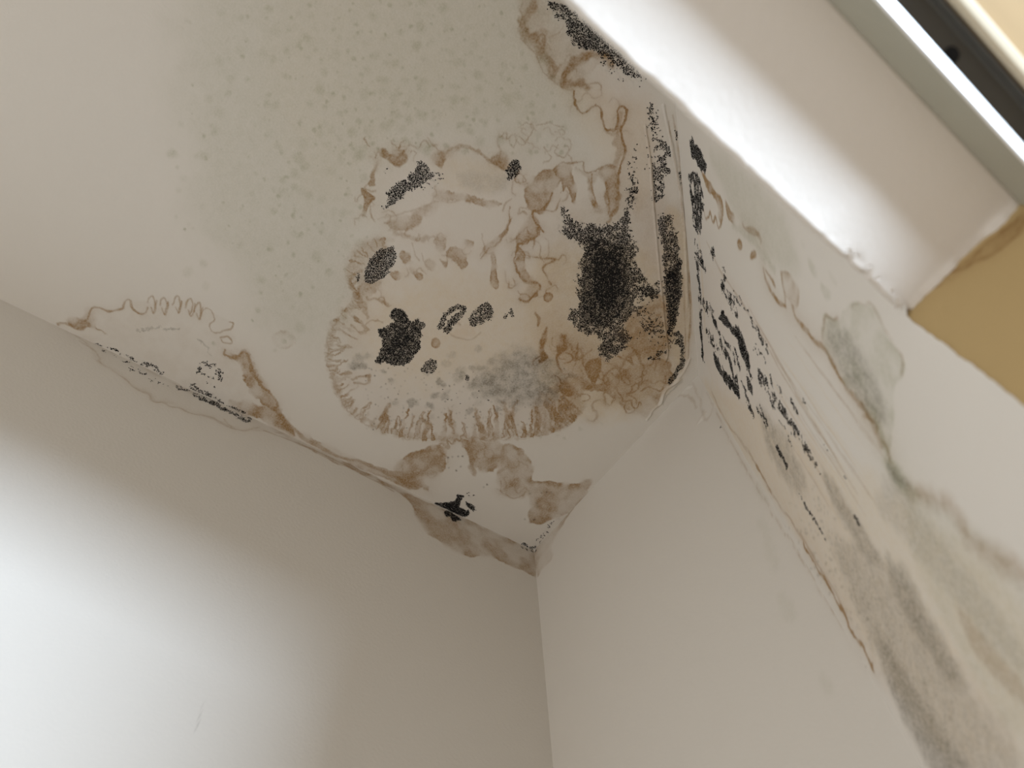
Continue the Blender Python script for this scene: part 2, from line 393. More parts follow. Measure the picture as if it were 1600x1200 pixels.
# mark along the window header, upper right
hdr = [(812, -10), (815, 30), (811, 55), (822, 70), (835, 82), (842, 100), (852, 117), (868, 128), (882, 138), (893, 140), (910, 132), (940, 100), (990, 110), (900, 10), (880, -20)]
blob(c, hdr, .13, .0, 9, 1.6, wamp=4, wlen=16)
line(c, [(815, -10), (815, 30), (812, 55), (823, 70), (836, 83), (843, 100), (853, 117), (869, 128), (883, 138), (893, 141)], 3.0, .30, wamp=3, wlen=12, halo=.16)
line(c, [(836, -5), (828, 18), (818, 35), (822, 55), (838, 66), (848, 84), (858, 100), (862, 116)], 15, .45, wamp=5, wlen=14, taper=.2)
line(c, [(838, 52), (850, 56), (850, 74)], 11, .4, wamp=4)
line(c, [(880, 128), (886, 112), (898, 98), (912, 88), (930, 84), (948, 92), (954, 104)], 13, .6, wamp=4, wlen=12)
line(c, [(880, 132), (896, 130), (910, 134), (918, 138)], 14, .55, wamp=3)
line(c, [(858, 92), (866, 108), (864, 120)], 9, .4, wamp=3)
line(c, [(850, 60), (870, 52), (880, 40)], 3, .22, wamp=3)
line(c, [(897, 143), (899, 160), (904, 172), (912, 176), (922, 168), (932, 165), (939, 172), (941, 188), (946, 202), (955, 204), (963, 200), (966, 186), (966, 172), (972, 168), (980, 172), (978, 180)], 3.4, .72, wamp=2, wlen=9, halo=.2, taper=.1)
line(c, [(980, 172), (976, 188), (971, 200), (972, 218), (978, 232), (974, 248), (968, 262), (966, 285)], 4.2, .85, wamp=2, wlen=9, halo=.25, taper=.1)
line(c, [(970, 180), (964, 215), (968, 240), (960, 262)], 9, .32, wamp=4)
line(c, [(945, 205), (955, 210), (963, 207)], 5, .3)
# upper lobes
blob(c, [(900, 262), (915, 270), (930, 272), (945, 258), (962, 262), (968, 290), (966, 325), (952, 340), (946, 310), (945, 288), (934, 276), (925, 292), (928, 312), (940, 330), (930, 330), (920, 300), (918, 278)], .32, .45, 3, 1.2, wamp=3, wlen=11)
blob(c, [(866, 262), (880, 255), (892, 262), (896, 280), (900, 300), (898, 318), (892, 305), (886, 292), (880, 300), (878, 282), (868, 272)], .30, .4, 3, 1.2, wamp=3)
line(c, [(870, 275), (868, 262), (882, 254), (898, 255), (912, 254), (912, 265), (925, 270), (940, 262), (952, 256)], 2.6, .5, wamp=3, wlen=8, halo=.15)
line(c, [(964, 286), (966, 305), (962, 325), (950, 345)], 8, .5, wamp=3, halo=.2)
line(c, [(925, 272), (924, 292), (928, 305), (934, 318)], 3, .65, wamp=2)
line(c, [(948, 285), (950, 300), (952, 318), (950, 335)], 2.6, .6, wamp=2)
blob(c, [(840, 268), (866, 266), (880, 280), (862, 300), (848, 330), (826, 326), (818, 306), (828, 285)], .32, .30, 4, 2, wamp=5)
# the meandering dark tide line, right of centre
line(c, [(862, 300), (858, 316), (846, 328), (832, 330), (836, 345), (845, 358), (850, 362)], 3.4, .75, wamp=2, halo=.22)
line(c, [(842, 355), (836, 370), (822, 378), (808, 382), (806, 400), (808, 420), (814, 436), (826, 444), (840, 442), (844, 452), (834, 462), (824, 470), (810, 468)], 3.6, .72, wamp=3, wlen=10, halo=.25)
blob(c, [(832, 332), (846, 358), (836, 372), (812, 382), (806, 372), (820, 352)], .34, .2, 3, 1.5)
blob(c, [(808, 385), (822, 400), (820, 420), (836, 442), (818, 440), (808, 420)], .26, .25, 3, 1.5)
blob(c, [(824, 448), (842, 446), (836, 462), (812, 472), (820, 462)], .4, .3, 2, 1.2)
line(c, [(820, 398), (842, 403), (866, 406), (852, 414), (848, 420), (856, 432), (860, 444), (856, 438)], 2.8, .62, wamp=2, halo=.18)
blob(c, ell(856, 464, 7, 8, 30), .30, .5, 1.6, 1, wamp=2)
line(c, [(795, 322), (796, 345), (789, 368), (776, 380), (762, 388), (753, 402)], 3.0, .5, wamp=3, halo=.15)
blob(c, [(797, 340), (792, 366), (780, 380), (756, 400), (756, 388), (772, 372), (786, 362)], .30, .15, 3, 1.5)
line(c, [(787, 330), (790, 318), (800, 310)], 2.4, .35, wamp=2)
blob(c, [(768, 395), (775, 400), (776, 425), (780, 446), (774, 452), (766, 440), (768, 420)], .28, .4, 1.6, 1, wamp=2)
# wavy bands between the upper mould and the pale patch
line(c, [(585, 247), (592, 235), (604, 234), (616, 244), (630, 240), (642, 226), (655, 232), (662, 220), (672, 226), (684, 228)], 2.4, .42, wamp=3, wlen=8, halo=.12)
blob(c, [(598, 232), (612, 240), (636, 236), (634, 250), (622, 262), (608, 252), (594, 244)], .38, .12, 4, 3, wamp=4)
blob(c, [(674, 245), (700, 232), (716, 232), (698, 248), (690, 262), (680, 256)], .38, .15, 3, 2)
line(c, [(690, 246), (705, 234), (722, 228), (742, 234), (758, 246), (770, 256), (782, 254)], 5, .36, wamp=3, halo=.12)
line(c, [(776, 258), (782, 236), (778, 220), (788, 208), (792, 218), (800, 212)], 3.0, .34, wamp=3, halo=.14)
blob(c, [(765, 250), (788, 238), (795, 262), (782, 264)], .35, .1, 3, 3)
for p in [[(812, 200), (820, 192), (832, 196), (826, 212), (818, 226), (808, 222), (806, 208)], [(838, 196), (858, 192), (884, 200)], [(866, 218), (880, 214), (892, 224), (888, 240), (876, 244), (866, 236), (872, 226)], [(796, 215), (800, 230), (808, 218)], [(850, 230), (862, 246), (850, 256)], [(886, 240), (896, 256)]]:
    line(c, p, 2.2, .33, wamp=3, wlen=8)
blob(c, [(590, 252), (584, 275), (586, 292), (574, 290), (580, 268)], .34, .15, 3, 2.5, wamp=4)
blob(c, [(564, 295), (574, 298), (588, 310), (578, 316), (572, 330), (564, 338), (568, 315)], .40, .2, 3, 1.8, wamp=3)
line(c, [(566, 294), (580, 300), (586, 298)], 2, .4); line(c, [(577, 318), (580, 336), (586, 346)], 2, .38)
line(c, [(590, 342), (612, 338), (640, 330), (662, 322), (680, 314)], 2.2, .25, wamp=2)
blob(c, [(604, 346), (640, 334), (668, 318), (684, 318), (680, 326), (662, 340), (650, 356), (625, 362), (606, 352)], .26, .06, 3, 3, wamp=5)
blob(c, [(676, 302), (692, 298), (720, 304), (748, 310), (776, 316), (780, 322), (752, 322), (716, 312), (690, 314)], .34, .12, 3, 1.5, wamp=4, wlen=9)
wash(c, [(690, 250), (750, 248), (790, 262), (780, 300), (720, 300), (690, 290)], .22, 12, 'ochre', .5, 12)
wash(c, [(720, 270), (790, 275), (785, 300), (730, 296)], .20, 10, 'grey', .8, 8)
line(c, [(610, 360), (632, 368), (652, 374), (668, 370)], 8, .24, wamp=4)
for p in [[(682, 370), (694, 372), (698, 384), (690, 392), (682, 384)], [(727, 375), (740, 376), (740, 383), (730, 384)], [(700, 388), (714, 386), (726, 398), (730, 412), (722, 420), (712, 408), (700, 400)], [(664, 408), (674, 406), (680, 414), (672, 422)], [(688, 406), (700, 410), (696, 418)], [(628, 392), (640, 396), (642, 408), (634, 412), (626, 402)], [(640, 420), (652, 424), (662, 432), (655, 438), (646, 430)], [(610, 425), (622, 424), (626, 432), (616, 438)], [(600, 388), (612, 388), (608, 396)]]:
    blob(c, p, .30, .25, 2.5, 1.6, wamp=3, wlen=8)
line(c, [(660, 395), (665, 412), (672, 422)], 1.8, .4); line(c, [(645, 380), (650, 398), (655, 408)], 1.8, .3); line(c, [(752, 365), (756, 385), (752, 400)], 1.8, .35)
# big lower ring: fringe of fingers all the way round
wash(c, [(548, 395), (570, 375), (600, 372), (600, 420), (580, 450), (552, 440), (542, 420)], .22, 8, 'brown', .7, 10)
fingers(c, [(604, 372), (575, 380), (552, 402), (541, 430), (553, 452), (545, 480)], -1, 20, 12, 4, .22, .32, .12)
fingers(c, [(545, 480), (525, 500), (515, 525), (511, 552), (514, 580), (524, 606)], -1, 24, 9, 3.4, .24, .30, .25)
fingers(c, [(524, 606), (534, 628), (550, 648), (574, 662), (598, 674)], -1, 26, 11, 3.6, .26, .34, .28)
fingers(c, [(598, 674), (630, 683), (665, 686), (705, 688)], -1, 34, 13, 4.2, .30, .42, .30)
fingers(c, [(705, 688), (745, 686), (785, 684), (825, 682)], -1, 38, 12, 4.4, .34, .46, .25)
fingers(c, [(825, 682), (858, 676), (884, 664), (905, 648)], -1, 36, 10, 4.6, .36, .46, .30)
for p, w_, v_ in [([(606, 632), (602, 646), (596, 662)], 8, .5), ([(660, 650), (668, 664), (662, 684)], 9, .45), ([(704, 640), (702, 655), (706, 674)], 8, .55), ([(745, 640), (748, 660), (758, 678)], 7, .5), ([(786, 630), (794, 650), (798, 670)], 8, .5), ([(806, 628), (800, 648), (804, 668)], 6, .45), ([(838, 640), (842, 656), (838, 676)], 10, .5), ([(856, 628), (866, 648), (878, 660)], 9, .5)]:
    line(c, p, w_, v_, wamp=4, wlen=9, halo=.12)
for p in [[(530, 512), (540, 520), (556, 528)], [(556, 495), (568, 508), (572, 516), (562, 520), (548, 508)], [(528, 542), (548, 542)], [(530, 585), (550, 584)], [(552, 592), (566, 588), (576, 588), (572, 598), (555, 597)]]:
    line(c, p, 5, .48, wamp=3, halo=.1)
line(c, [(546, 440), (556, 458), (562, 470), (570, 484), (576, 496)], 9, .42, wamp=5, halo=.1)
blob(c, [(560, 448), (590, 440), (592, 450), (572, 462), (560, 470), (555, 458)], .48, .1, 3, 3, wamp=5)
line(c, [(575, 466), (590, 468), (604, 474)], 5, .4, wamp=4)
line(c, [(572, 508), (584, 500), (600, 504)], 3, .35, wamp=4)
blob(c, ell(681, 536, 7, 8, 0), .25, .32, 2, 1, wamp=1.5)
line(c, [(700, 520), (715, 528), (735, 530), (752, 520)], 2.4, .22, wamp=2)
wash(c, [(705, 520), (722, 508), (738, 508), (742, 522), (722, 530)], .3, 5, 'pink', .2, 9)
blob(c, ell(718, 507, 3, 3, 0), .3, .1, 2, 1)
# grey bloom inside the ring
wash(c, [(750, 578), (800, 545), (835, 550), (870, 570), (876, 610), (850, 625), (800, 630), (760, 620), (742, 600)], .55, 18, 'grey', .9, 16)
for i in range(70):
    x, y = 790 + 55 * rng.normal(), 598 + 24 * rng.normal()
    blob(c, ell(x, y, rng.uniform(3, 9), rng.uniform(3, 7), 0, 7), rng.uniform(.12, .35), 0, 1, 2.5, 'grey', 3, 7)
for x, y, r_ in [(747, 595, 8), (765, 598, 9), (697, 612, 5), (695, 620, 6), (679, 618, 7), (645, 630, 8), (672, 634, 7), (617, 628, 5), (688, 596, 6), (716, 590, 8), (560, 560, 9), (566, 572, 8), (553, 572, 9), (575, 556, 5), (733, 642, 6), (600, 580, 5), (672, 650, 6), (612, 596, 5)]:
    blob(c, ell(x, y, r_, r_ * .8, 0, 7), rng.uniform(.35, .5), 0, 1, 3, 'grey', 4, 8)
for i in range(260):
    x, y = rng.uniform(570, 890), rng.uniform(575, 672)
    blob(c, ell(x, y, rng.uniform(.8, 1.8), rng.uniform(.8, 1.6), 0, 5), rng.uniform(.3, .75), 0, 1, .9, 'grey', .5, 6, False)
# rust marks under the corner mould
line(c, [(854, 512), (850, 525), (846, 540), (850, 560), (845, 564)], 9, .85, wamp=3, halo=.2)
line(c, [(836, 488), (843, 500), (840, 508)], 5, .6, wamp=2, halo=.15)
line(c, [(882, 525), (880, 545), (870, 556), (872, 570), (878, 580)], 5, .8, wamp=2, halo=.22)
blob(c, [(876, 522), (886, 530), (884, 545), (872, 555), (870, 545)], .5, .3, 2, 1.2)
line(c, [(903, 535), (901, 552), (898, 562), (910, 557), (925, 545)], 2.6, .65, wamp=2, halo=.15)
line(c, [(932, 562), (922, 568), (918, 580), (924, 596), (932, 606)], 6, .6, wamp=3, halo=.25)
blob(c, [(918, 565), (934, 558), (938, 578), (930, 600), (920, 585)], .40, .3, 3, 1.5)
line(c, [(940, 600), (948, 585), (962, 575), (970, 585), (964, 605)], 2.6, .45, wamp=2, halo=.2)
line(c, [(965, 558), (980, 562), (990, 570), (984, 558), (975, 555)], 3.4, .65, wamp=2, halo=.2)
blob(c, [(872, 595), (895, 588), (912, 590), (925, 605), (912, 612), (905, 622), (885, 620), (872, 608)], .55, .2, 4, 3, wamp=5)
blob(c, [(905, 590), (935, 600), (960, 585), (1000, 570), (1040, 560), (1052, 590), (1036, 612), (1022, 640), (1008, 650), (985, 642), (960, 630), (950, 610), (930, 612), (912, 606)], .26, .26, 6, 1.8, wamp=5, wlen=14)
line(c, [(960, 605), (975, 625), (990, 602), (1010, 595), (1030, 596), (1040, 600)], 3.2, .5, wamp=4, halo=.2)
line(c, [(1040, 586), (1038, 600), (1030, 612), (1012, 604), (1000, 612)], 2.6, .6, wamp=3, halo=.18)
line(c, [(966, 590), (972, 570), (990, 552), (1010, 545)], 5, .5, wamp=4, halo=.2)
wash(c, [(980, 490), (1040, 470), (1048, 540), (1010, 560), (975, 545)], .5, 14, 'brown', .6, 14)
line(c, [(1016, 460), (1030, 466), (1036, 480)], 6, .35, wamp=4)
blob(c, [(835, 625), (870, 600), (905, 612), (912, 625), (912, 640), (890, 662), (860, 675), (830, 660)], .30, .15, 6, 4, wamp=6)
blob(c, [(870, 640), (884, 630), (890, 645), (880, 655)], .35, .2, 3, 2)
for x, y in [(905, 672), (843, 682), (872, 682), (883, 684), (862, 672), (895, 655), (940, 662)]:
    blob(c, ell(x, y, 3.5, 2, 20, 6), .3, 0, 1, 1.5, 'green')
curls(c, [(880, 560), (905, 580), (940, 590), (975, 590), (1005, 580), (1020, 550), (960, 625), (1000, 630), (890, 540), (885, 625)], 30, 34, 3.0, .55, .2, (12, 7))
curls(c, [(815, 300), (832, 350), (815, 400), (850, 410), (830, 450), (880, 300), (800, 430)], 18, 34, 2.4, .42, .14, (14, 16))
curls(c, [(800, 210), (830, 205), (865, 205), (885, 235), (845, 235)], 9, 22, 2.2, .30, .10, (12, 8))
curls(c, [(600, 240), (640, 230), (585, 290), (575, 330), (620, 345), (680, 240), (690, 310)], 16, 24, 2.0, .36, .1, (14, 8))
curls(c, [(640, 360), (690, 380), (600, 380), (640, 410), (700, 410), (560, 450), (590, 460), (760, 400)], 16, 22, 2.2, .34, .1, (18, 12))
curls(c, [(640, 735), (670, 720), (750, 705), (760, 725), (800, 720), (800, 750), (790, 765)], 14, 34, 2.6, .34, .14, (12, 9))
curls(c, [(925, 150), (960, 190), (850, 70), (870, 100), (905, 110)], 8, 34, 2.6, .34, .12, (12, 10))
# crest of the ceiling next to the splayed wall: ridges of old filler
line(c, [(1008, 196), (1016, 250), (1022, 330), (1030, 420), (1038, 500), (1043, 545), (1040, 565)], 1.8, .45, 'height', .3, 30, .1)
line(c, [(1036, 165), (1048, 215), (1056, 260), (1066, 320), (1072, 400), (1074, 480)], 2.5, .35, 'height', .8, 30, .1)
for p, v_ in [([(1044, 190), (1054, 250), (1062, 300), (1068, 360)], .35), ([(1050, 180), (1060, 240), (1070, 320), (1078, 420), (1080, 520)], .3), ([(1060, 230), (1072, 300), (1080, 380)], .25), ([(1066, 430), (1070, 500), (1070, 560)], .3), ([(1076, 380), (1078, 470), (1076, 560)], .45), ([(1010, 200), (1018, 270), (1023, 330)], .22)]:
    line(c, p, 2.6, v_, wamp=1.5, wlen=30, halo=.08)
wash(c, [(1040, 330), (1066, 340), (1080, 420), (1078, 540), (1060, 580), (1044, 520), (1036, 420)], .45, 8, 'ochre', .4, 14)
line(c, [(1065, 592), (1045, 606), (1030, 630), (1012, 655)], 3, .45, 'height', 2, 16, .4)
line(c, [(1078, 560), (1070, 580), (1052, 600)], 3, .4, 'height', 2, 16, .4)
line(c, [(1066, 596), (1048, 612), (1036, 632)], 2.2, .35, 'grey', 2, 9)
# left-hand mark on the ceiling
blob(c, [(92, 510), (106, 502), (130, 499), (138, 486), (150, 482), (188, 480), (210, 470), (240, 470), (300, 470), (335, 490), (362, 508), (372, 545), (392, 552), (410, 590), (434, 632), (438, 655), (420, 665), (300, 615), (200, 566)], .05, .0, 3, 2, wamp=3)
line(c, [(92, 508), (104, 506), (118, 508), (128, 500)], 5, .45, wamp=3)
line(c, [(128, 506), (138, 496), (142, 484), (154, 481), (170, 486), (190, 482), (196, 470), (204, 469), (207, 482), (216, 488), (226, 490), (231, 480)], 3.4, .5, wamp=2, halo=.12)
blob(c, [(106, 500), (128, 496), (140, 484), (146, 500), (150, 512), (166, 522), (140, 512), (120, 514)], .40, .12, 3, 2.2, wamp=4)
for k, (x, y) in enumerate([(238, 488), (256, 490), (277, 488), (297, 492), (310, 498)]):
    line(c, [(x - 7, y - 14 + k), (x - 4, y - 22), (x + 2, y - 24), (x + 4, y - 12), (x + 1, y)], 2.4, .42, wamp=1.5)
    line(c, [(x + 7, y - 18), (x + 5, y - 6), (x + 1, y + 1), (x - 3, y - 8)], 2.6, .48, wamp=1.5, halo=.08)
line(c, [(312, 500), (318, 484), (326, 484), (332, 490), (334, 499), (328, 506), (330, 516), (338, 520), (352, 516), (362, 514), (364, 506), (358, 503)], 2.4, .42, wamp=2)
line(c, [(344, 528), (356, 526), (362, 536), (350, 536), (346, 530)], 3, .4, wamp=2)
line(c, [(350, 548), (352, 556), (366, 558), (380, 549), (388, 556), (392, 572), (400, 588), (412, 604), (424, 618), (432, 632), (430, 640)], 5, .6, wamp=3, halo=.15)
blob(c, [(350, 547), (366, 553), (388, 552), (398, 575), (420, 608), (434, 632), (432, 645), (410, 630), (392, 612), (382, 590), (378, 570), (366, 562), (352, 558)], .40, .15, 3, 2, wamp=4, wlen=9)
blob(c, [(360, 628), (390, 632), (420, 634), (436, 640), (448, 660), (462, 680), (440, 672), (400, 652), (375, 645)], .45, .1, 4, 3, wamp=4)
line(c, [(434, 640), (446, 658), (462, 674), (482, 688), (505, 702), (530, 714), (560, 722), (590, 734), (622, 746)], 6.5, .42, wamp=3, wlen=16, taper=0)
blob(c, [(440, 655), (458, 668), (500, 692), (545, 712), (600, 732), (640, 742), (640, 764), (610, 752), (560, 732), (500, 704), (455, 684)], .18, .22, 2.5, 1.4, wamp=3)
for p in [[(215, 517), (250, 510)], [(256, 515), (280, 514)], [(310, 530), (322, 540), (328, 556)]]:
    line(c, p, 3, .35, 'grey', 4, 5)
# lower corner mark on the ceiling
blob(c, [(620, 746), (622, 724), (640, 710), (668, 698), (690, 696), (697, 712), (696, 732), (684, 742), (664, 744), (660, 762), (640, 764)], .36, .20, 5, 1.5, wamp=4, wlen=16)
line(c, [(625, 750), (648, 745), (670, 728), (688, 716), (694, 700)], 8, .35, wamp=4, halo=.14)
line(c, [(620, 754), (645, 757), (668, 762)], 9, .42, wamp=4, halo=.14)
line(c, [(684, 700), (690, 692), (700, 700), (698, 688)], 4, .4, wamp=2)
line(c, [(700, 690), (706, 694), (712, 688), (720, 690), (728, 688), (734, 696), (738, 690)], 4, .42, wamp=2, halo=.1)
blob(c, [(722, 690), (742, 688), (780, 693), (790, 705), (784, 722), (772, 732), (756, 738), (746, 730), (738, 742), (734, 716)], .34, .20, 4, 1.8, wamp=4)
line(c, [(736, 706), (738, 728), (742, 742)], 6, .36, wamp=3)
blob(c, [(784, 696), (800, 694), (818, 706), (832, 726), (833, 748), (858, 751), (880, 757), (898, 757), (922, 750), (915, 775), (890, 800), (862, 812), (840, 820), (826, 812), (830, 790), (826, 772), (812, 778), (796, 776), (784, 764), (776, 745), (782, 722)], .38, .16, 5, 1.4, wamp=4, wlen=16)
line(c, [(782, 752), (784, 768), (800, 778), (815, 774), (820, 768)], 2.6, .35, wamp=2)
line(c, [(780, 740), (792, 728), (796, 714)], 5, .25, wamp=3)
for x, y in [(756, 761), (761, 757), (701, 731), (713, 735), (720, 729), (828, 771), (820, 811), (840, 791), (838, 786), (846, 770), (854, 769), (862, 770), (835, 812), (700, 715), (707, 714), (716, 713), (723, 713)]:
    blob(c, ell(x, y, 1.7, 1.5, 0, 6), .8, 0, 1, .8, 'grey', .5, 6, False)

# ------------------------------------------------------------------ water marks on the walls
l = left
blob(l, [(92, 510), (128, 532), (142, 548), (152, 566), (168, 574), (190, 584), (208, 602), (232, 616), (240, 628), (262, 630), (285, 640), (325, 652), (362, 670), (395, 672), (430, 676), (436, 672), (300, 612), (200, 562)], .03, .20, 2.5, 1.2, wamp=2.5, wlen=14)
line(l, [(150, 550), (158, 568), (172, 576), (192, 590), (212, 606), (232, 618), (240, 628), (256, 630), (268, 636), (284, 638), (300, 646), (330, 652), (345, 660), (360, 668), (385, 672), (405, 668)], 2.6, .30, wamp=2.5, wlen=12, halo=.12)
line(l, [(350, 655), (360, 666)], 4, .3); line(l, [(125, 534), (150, 548)], 2, .2)
line(l, [(410, 672), (440, 682), (480, 698), (520, 716), (560, 738), (590, 754), (615, 768)], 2.4, .35, wamp=2, wlen=20)
blob(l, [(440, 676), (500, 704), (560, 732), (620, 762), (700, 800), (770, 830), (836, 862), (838, 902), (820, 893), (800, 884), (765, 868), (738, 868), (712, 862), (690, 848), (668, 832), (655, 812), (648, 798), (640, 784), (625, 772), (590, 752), (540, 730), (480, 700)], .32, .12, 4, 1.4, wamp=4, wlen=18)
wash(l, [(650, 785), (670, 800), (690, 830), (670, 830), (652, 806)], .2, 7, 'brown', .5, 14)
line(l, [(319, 1099), (315, 1108), (311, 1122), (307, 1136)], 1.6, .35, 'grey', 1, 20, .6); line(l, [(314, 1099), (325, 1099)], 1.4, .25, 'grey', 1, 10)
k_ = back
blob(k_, [(838, 902), (846, 892), (862, 872), (858, 856), (870, 834), (884, 812), (900, 788), (920, 752), (930, 742), (900, 775), (870, 815), (836, 858)], .26, .12, 3, 1.3, wamp=3)
for x, y, a_, b_ in [(1196, 830, 8, 22), (1205, 870, 10, 25), (1230, 950, 12, 26), (1290, 1070, 10, 20), (1190, 770, 6, 18)]:
    blob(k_, ell(x, y, a_, b_, -20, 8), .16, 0, 1, 8, 'green', 6, 12)
line(k_, [(1070, 596), (1082, 600), (1092, 625), (1104, 655), (1112, 640), (1106, 612)], 3, .14, wamp=3); line(k_, [(1046, 620), (1075, 618), (1088, 640)], 2.6, .22, 'brown', 3, 14)
line(k_, [(1040, 628), (1060, 610), (1080, 605)], 3.5, .3, 'height', 2, 16)
line(k_, [(1098, 600), (1102, 640), (1092, 660)], 5, .2, 'height', 2, 16)
line(k_, [(1118, 640), (1150, 705), (1200, 790), (1250, 870), (1300, 950), (1356, 1046)], 2.4, .25, 'brown', 3, 20, .2, None, .10)

s_ = splay
wash(s_, [(1100, 420), (1170, 470), (1300, 740), (1400, 900), (1600, 1180), (1600, 1400), (1480, 1250), (1300, 930), (1180, 720), (1100, 560)], .22, 12, 'pink', .3, 40)
wash(s_, [(1095, 600), (1300, 720), (1420, 780), (1500, 850), (1600, 960), (1640, 1200), (1500, 1200), (1400, 1080), (1250, 840)], .32, 25, 'ochre', .4, 40)
wash(s_, [(1420, 770), (1490, 800), (1600, 910), (1640, 1150), (1560, 1120), (1480, 980), (1430, 880)], .28, 16, 'green', .5, 30)
# edge next to the back wall
line(s_, [(1112, 612), (1130, 650), (1158, 690), (1176, 716), (1200, 762), (1230, 806), (1262, 856), (1290, 900), (1320, 955)], 4, .30, 'brown', 2.5, 14, .1, None, .12)
line(s_, [(1182, 728), (1196, 752), (1204, 768)], 4, .45, 'brown', 2)
line(s_, [(1256, 850), (1264, 866), (1276, 888), (1286, 900), (1300, 925), (1310, 950), (1320, 958), (1328, 980), (1340, 1000), (1350, 1012), (1362, 1040)], 5, .8, 'brown', 4, 12, .3, None, .18)
# streaks between
for i in range(26):
    t0 = rng.random(); off = rng.uniform(0, 1)
    x0 = 1150 + 60 * off + 120 * t0; y0 = 470 + 160 * t0 + (1 - off) * 110; ln = rng.uniform(80, 260)
    dx, dy = (0.56 + .14 * (off - .5)), 0.84
    line(s_, [(x0, y0), (x0 + dx * ln * .5, y0 + dy * ln * .5), (x0 + dx * ln, y0 + dy * ln)], rng.uniform(1.5, 4), rng.uniform(.08, .22), 'brown' if i % 2 else 'ochre', 2, 30, .8)
for p in [[(1180, 500), (1230, 590), (1290, 690), (1340, 770)], [(1195, 535), (1250, 630), (1310, 720)], [(1170, 480), (1215, 560), (1262, 640)]]:
    line(s_, p, 3.0, .24, 'brown', 1.5, 30, .5)
wash(s_, [(1190, 640), (1230, 690), (1260, 760), (1235, 760), (1200, 700)], .45, 12, 'grey', .7, 14)
wash(s_, [(1286, 735), (1320, 780), (1345, 820), (1380, 880), (1360, 880), (1320, 820), (1295, 775)], .5, 9, 'grey', .6, 14)
wash(s_, [(1385, 870), (1420, 900), (1450, 960), (1485, 1020), (1510, 1070), (1480, 1060), (1440, 1000), (1400, 930)], .62, 14, 'grey', .5, 20)
wash(s_, [(1370, 990), (1400, 1030), (1430, 1080), (1480, 1150), (1530, 1230), (1480, 1240), (1430, 1160), (1385, 1060)], .60, 16, 'grey', .6, 16)
wash(s_, [(1300, 840), (1390, 900), (1500, 1060), (1600, 1180), (1600, 1300), (1500, 1250), (1400, 1080), (1330, 930)], .38, 26, 'grey', .5, 16)
wash(s_, [(1400, 740), (1440, 800), (1500, 880), (1600, 1010), (1600, 1060), (1500, 950), (1420, 850), (1370, 790)], .26, 16, 'grey', .5, 20)
wash(s_, [(1496, 950), (1550, 1010), (1620, 1100), (1600, 1100), (1530, 1030)], .3, 8, 'brown', .4, 20)
for i in range(420):
    t = rng.random(); x, y = 1250 + 260 * t + 24 * rng.normal(), 790 + 400 * t + 24 * rng.normal()
    blob(s_, ell(x, y, rng.uniform(1, 3.2), rng.uniform(1, 3), 0, 5), rng.uniform(.15, .4), 0, 1, 1.4, 'grey', 1, 6, False)
# tide line down the middle
line(s_, [(1144, 350), (1160, 362), (1178, 374), (1186, 392), (1200, 408), (1210, 422)], 9, .30, 'green', 3, 12, .2, None, .15)
line(s_, [(1160, 350), (1168, 358), (1182, 364), (1188, 376)], 6, .45, 'brown', 3, 12, .2, None, .15)
line(s_, [(1193, 420), (1196, 438), (1206, 456), (1216, 470), (1227, 480)], 4.4, .72, 'brown', 2, 12, .1, None, .2)
line(s_, [(1196, 420), (1206, 436), (1211, 446)], 2.6, .5, 'brown', 2); line(s_, [(1221, 426), (1223, 444), (1226, 460), (1228, 480)], 3, .6, 'brown', 1.5)
blob(s_, [(1220, 424), (1232, 426), (1240, 440), (1248, 452), (1247, 474), (1240, 482), (1234, 470), (1226, 458), (1222, 440)], .14, .34, 2.2, 1.2, wamp=2)
line(s_, [(1238, 480), (1242, 496), (1254, 508), (1266, 526), (1280, 538), (1294, 554), (1305, 575), (1316, 596), (1330, 614), (1344, 632), (1354, 648), (1366, 662), (1372, 672)], 6.5, .62, 'brown', 3, 14, .1, None, .28)
blob(s_, [(1285, 505), (1289, 490), (1300, 496), (1310, 498), (1318, 486), (1338, 472), (1350, 474), (1362, 474), (1375, 494), (1388, 524), (1400, 545), (1412, 565), (1408, 590), (1398, 600), (1396, 640), (1392, 700), (1380, 700), (1364, 664), (1340, 624), (1312, 590), (1290, 550), (1284, 530)], .30, .28, 6, 1.6, 'green', 4, 14)
line(s_, [(1284, 530), (1287, 508), (1290, 492), (1300, 499), (1309, 498)], 2.6, .38, 'brown', 2.5, 9, .2, None, .1)
line(s_, [(1330, 480), (1342, 472), (1352, 478), (1358, 472), (1366, 480), (1376, 500), (1386, 522), (1396, 536)], 2.2, .26, 'brown', 2.5, 9)
line(s_, [(1400, 545), (1411, 560), (1409, 588)], 3.4, .34, 'brown', 2)
wash(s_, [(1296, 510), (1325, 520), (1350, 560), (1378, 620), (1384, 660), (1360, 650), (1322, 596), (1298, 550)], .45, 14, 'grey', .8, 14)
wash(s_, [(1330, 560), (1350, 580), (1352, 610), (1335, 596)], .35, 7, 'green', .6, 12)
line(s_, [(1364, 650), (1374, 668), (1380, 690), (1388, 716), (1402, 742)], 16, .62, 'green', 6, 18, .2, None, .3)
line(s_, [(1350, 650), (1362, 662), (1374, 690), (1384, 698), (1390, 722)], 7, .45, 'brown', 4, 14, .2, None, .2)
wash(s_, [(1382, 716), (1400, 724), (1424, 758), (1438, 778), (1420, 780), (1396, 752)], .75, 9, 'green', .3, 20)
wash(s_, [(1386, 726), (1402, 738), (1424, 764), (1400, 752)], .7, 8, 'grey', .3, 20)
line(s_, [(1420, 765), (1446, 776), (1478, 788), (1500, 815), (1520, 846), (1556, 872), (1610, 905)], 22, .34, 'brown', 6, 22, .1, 14)
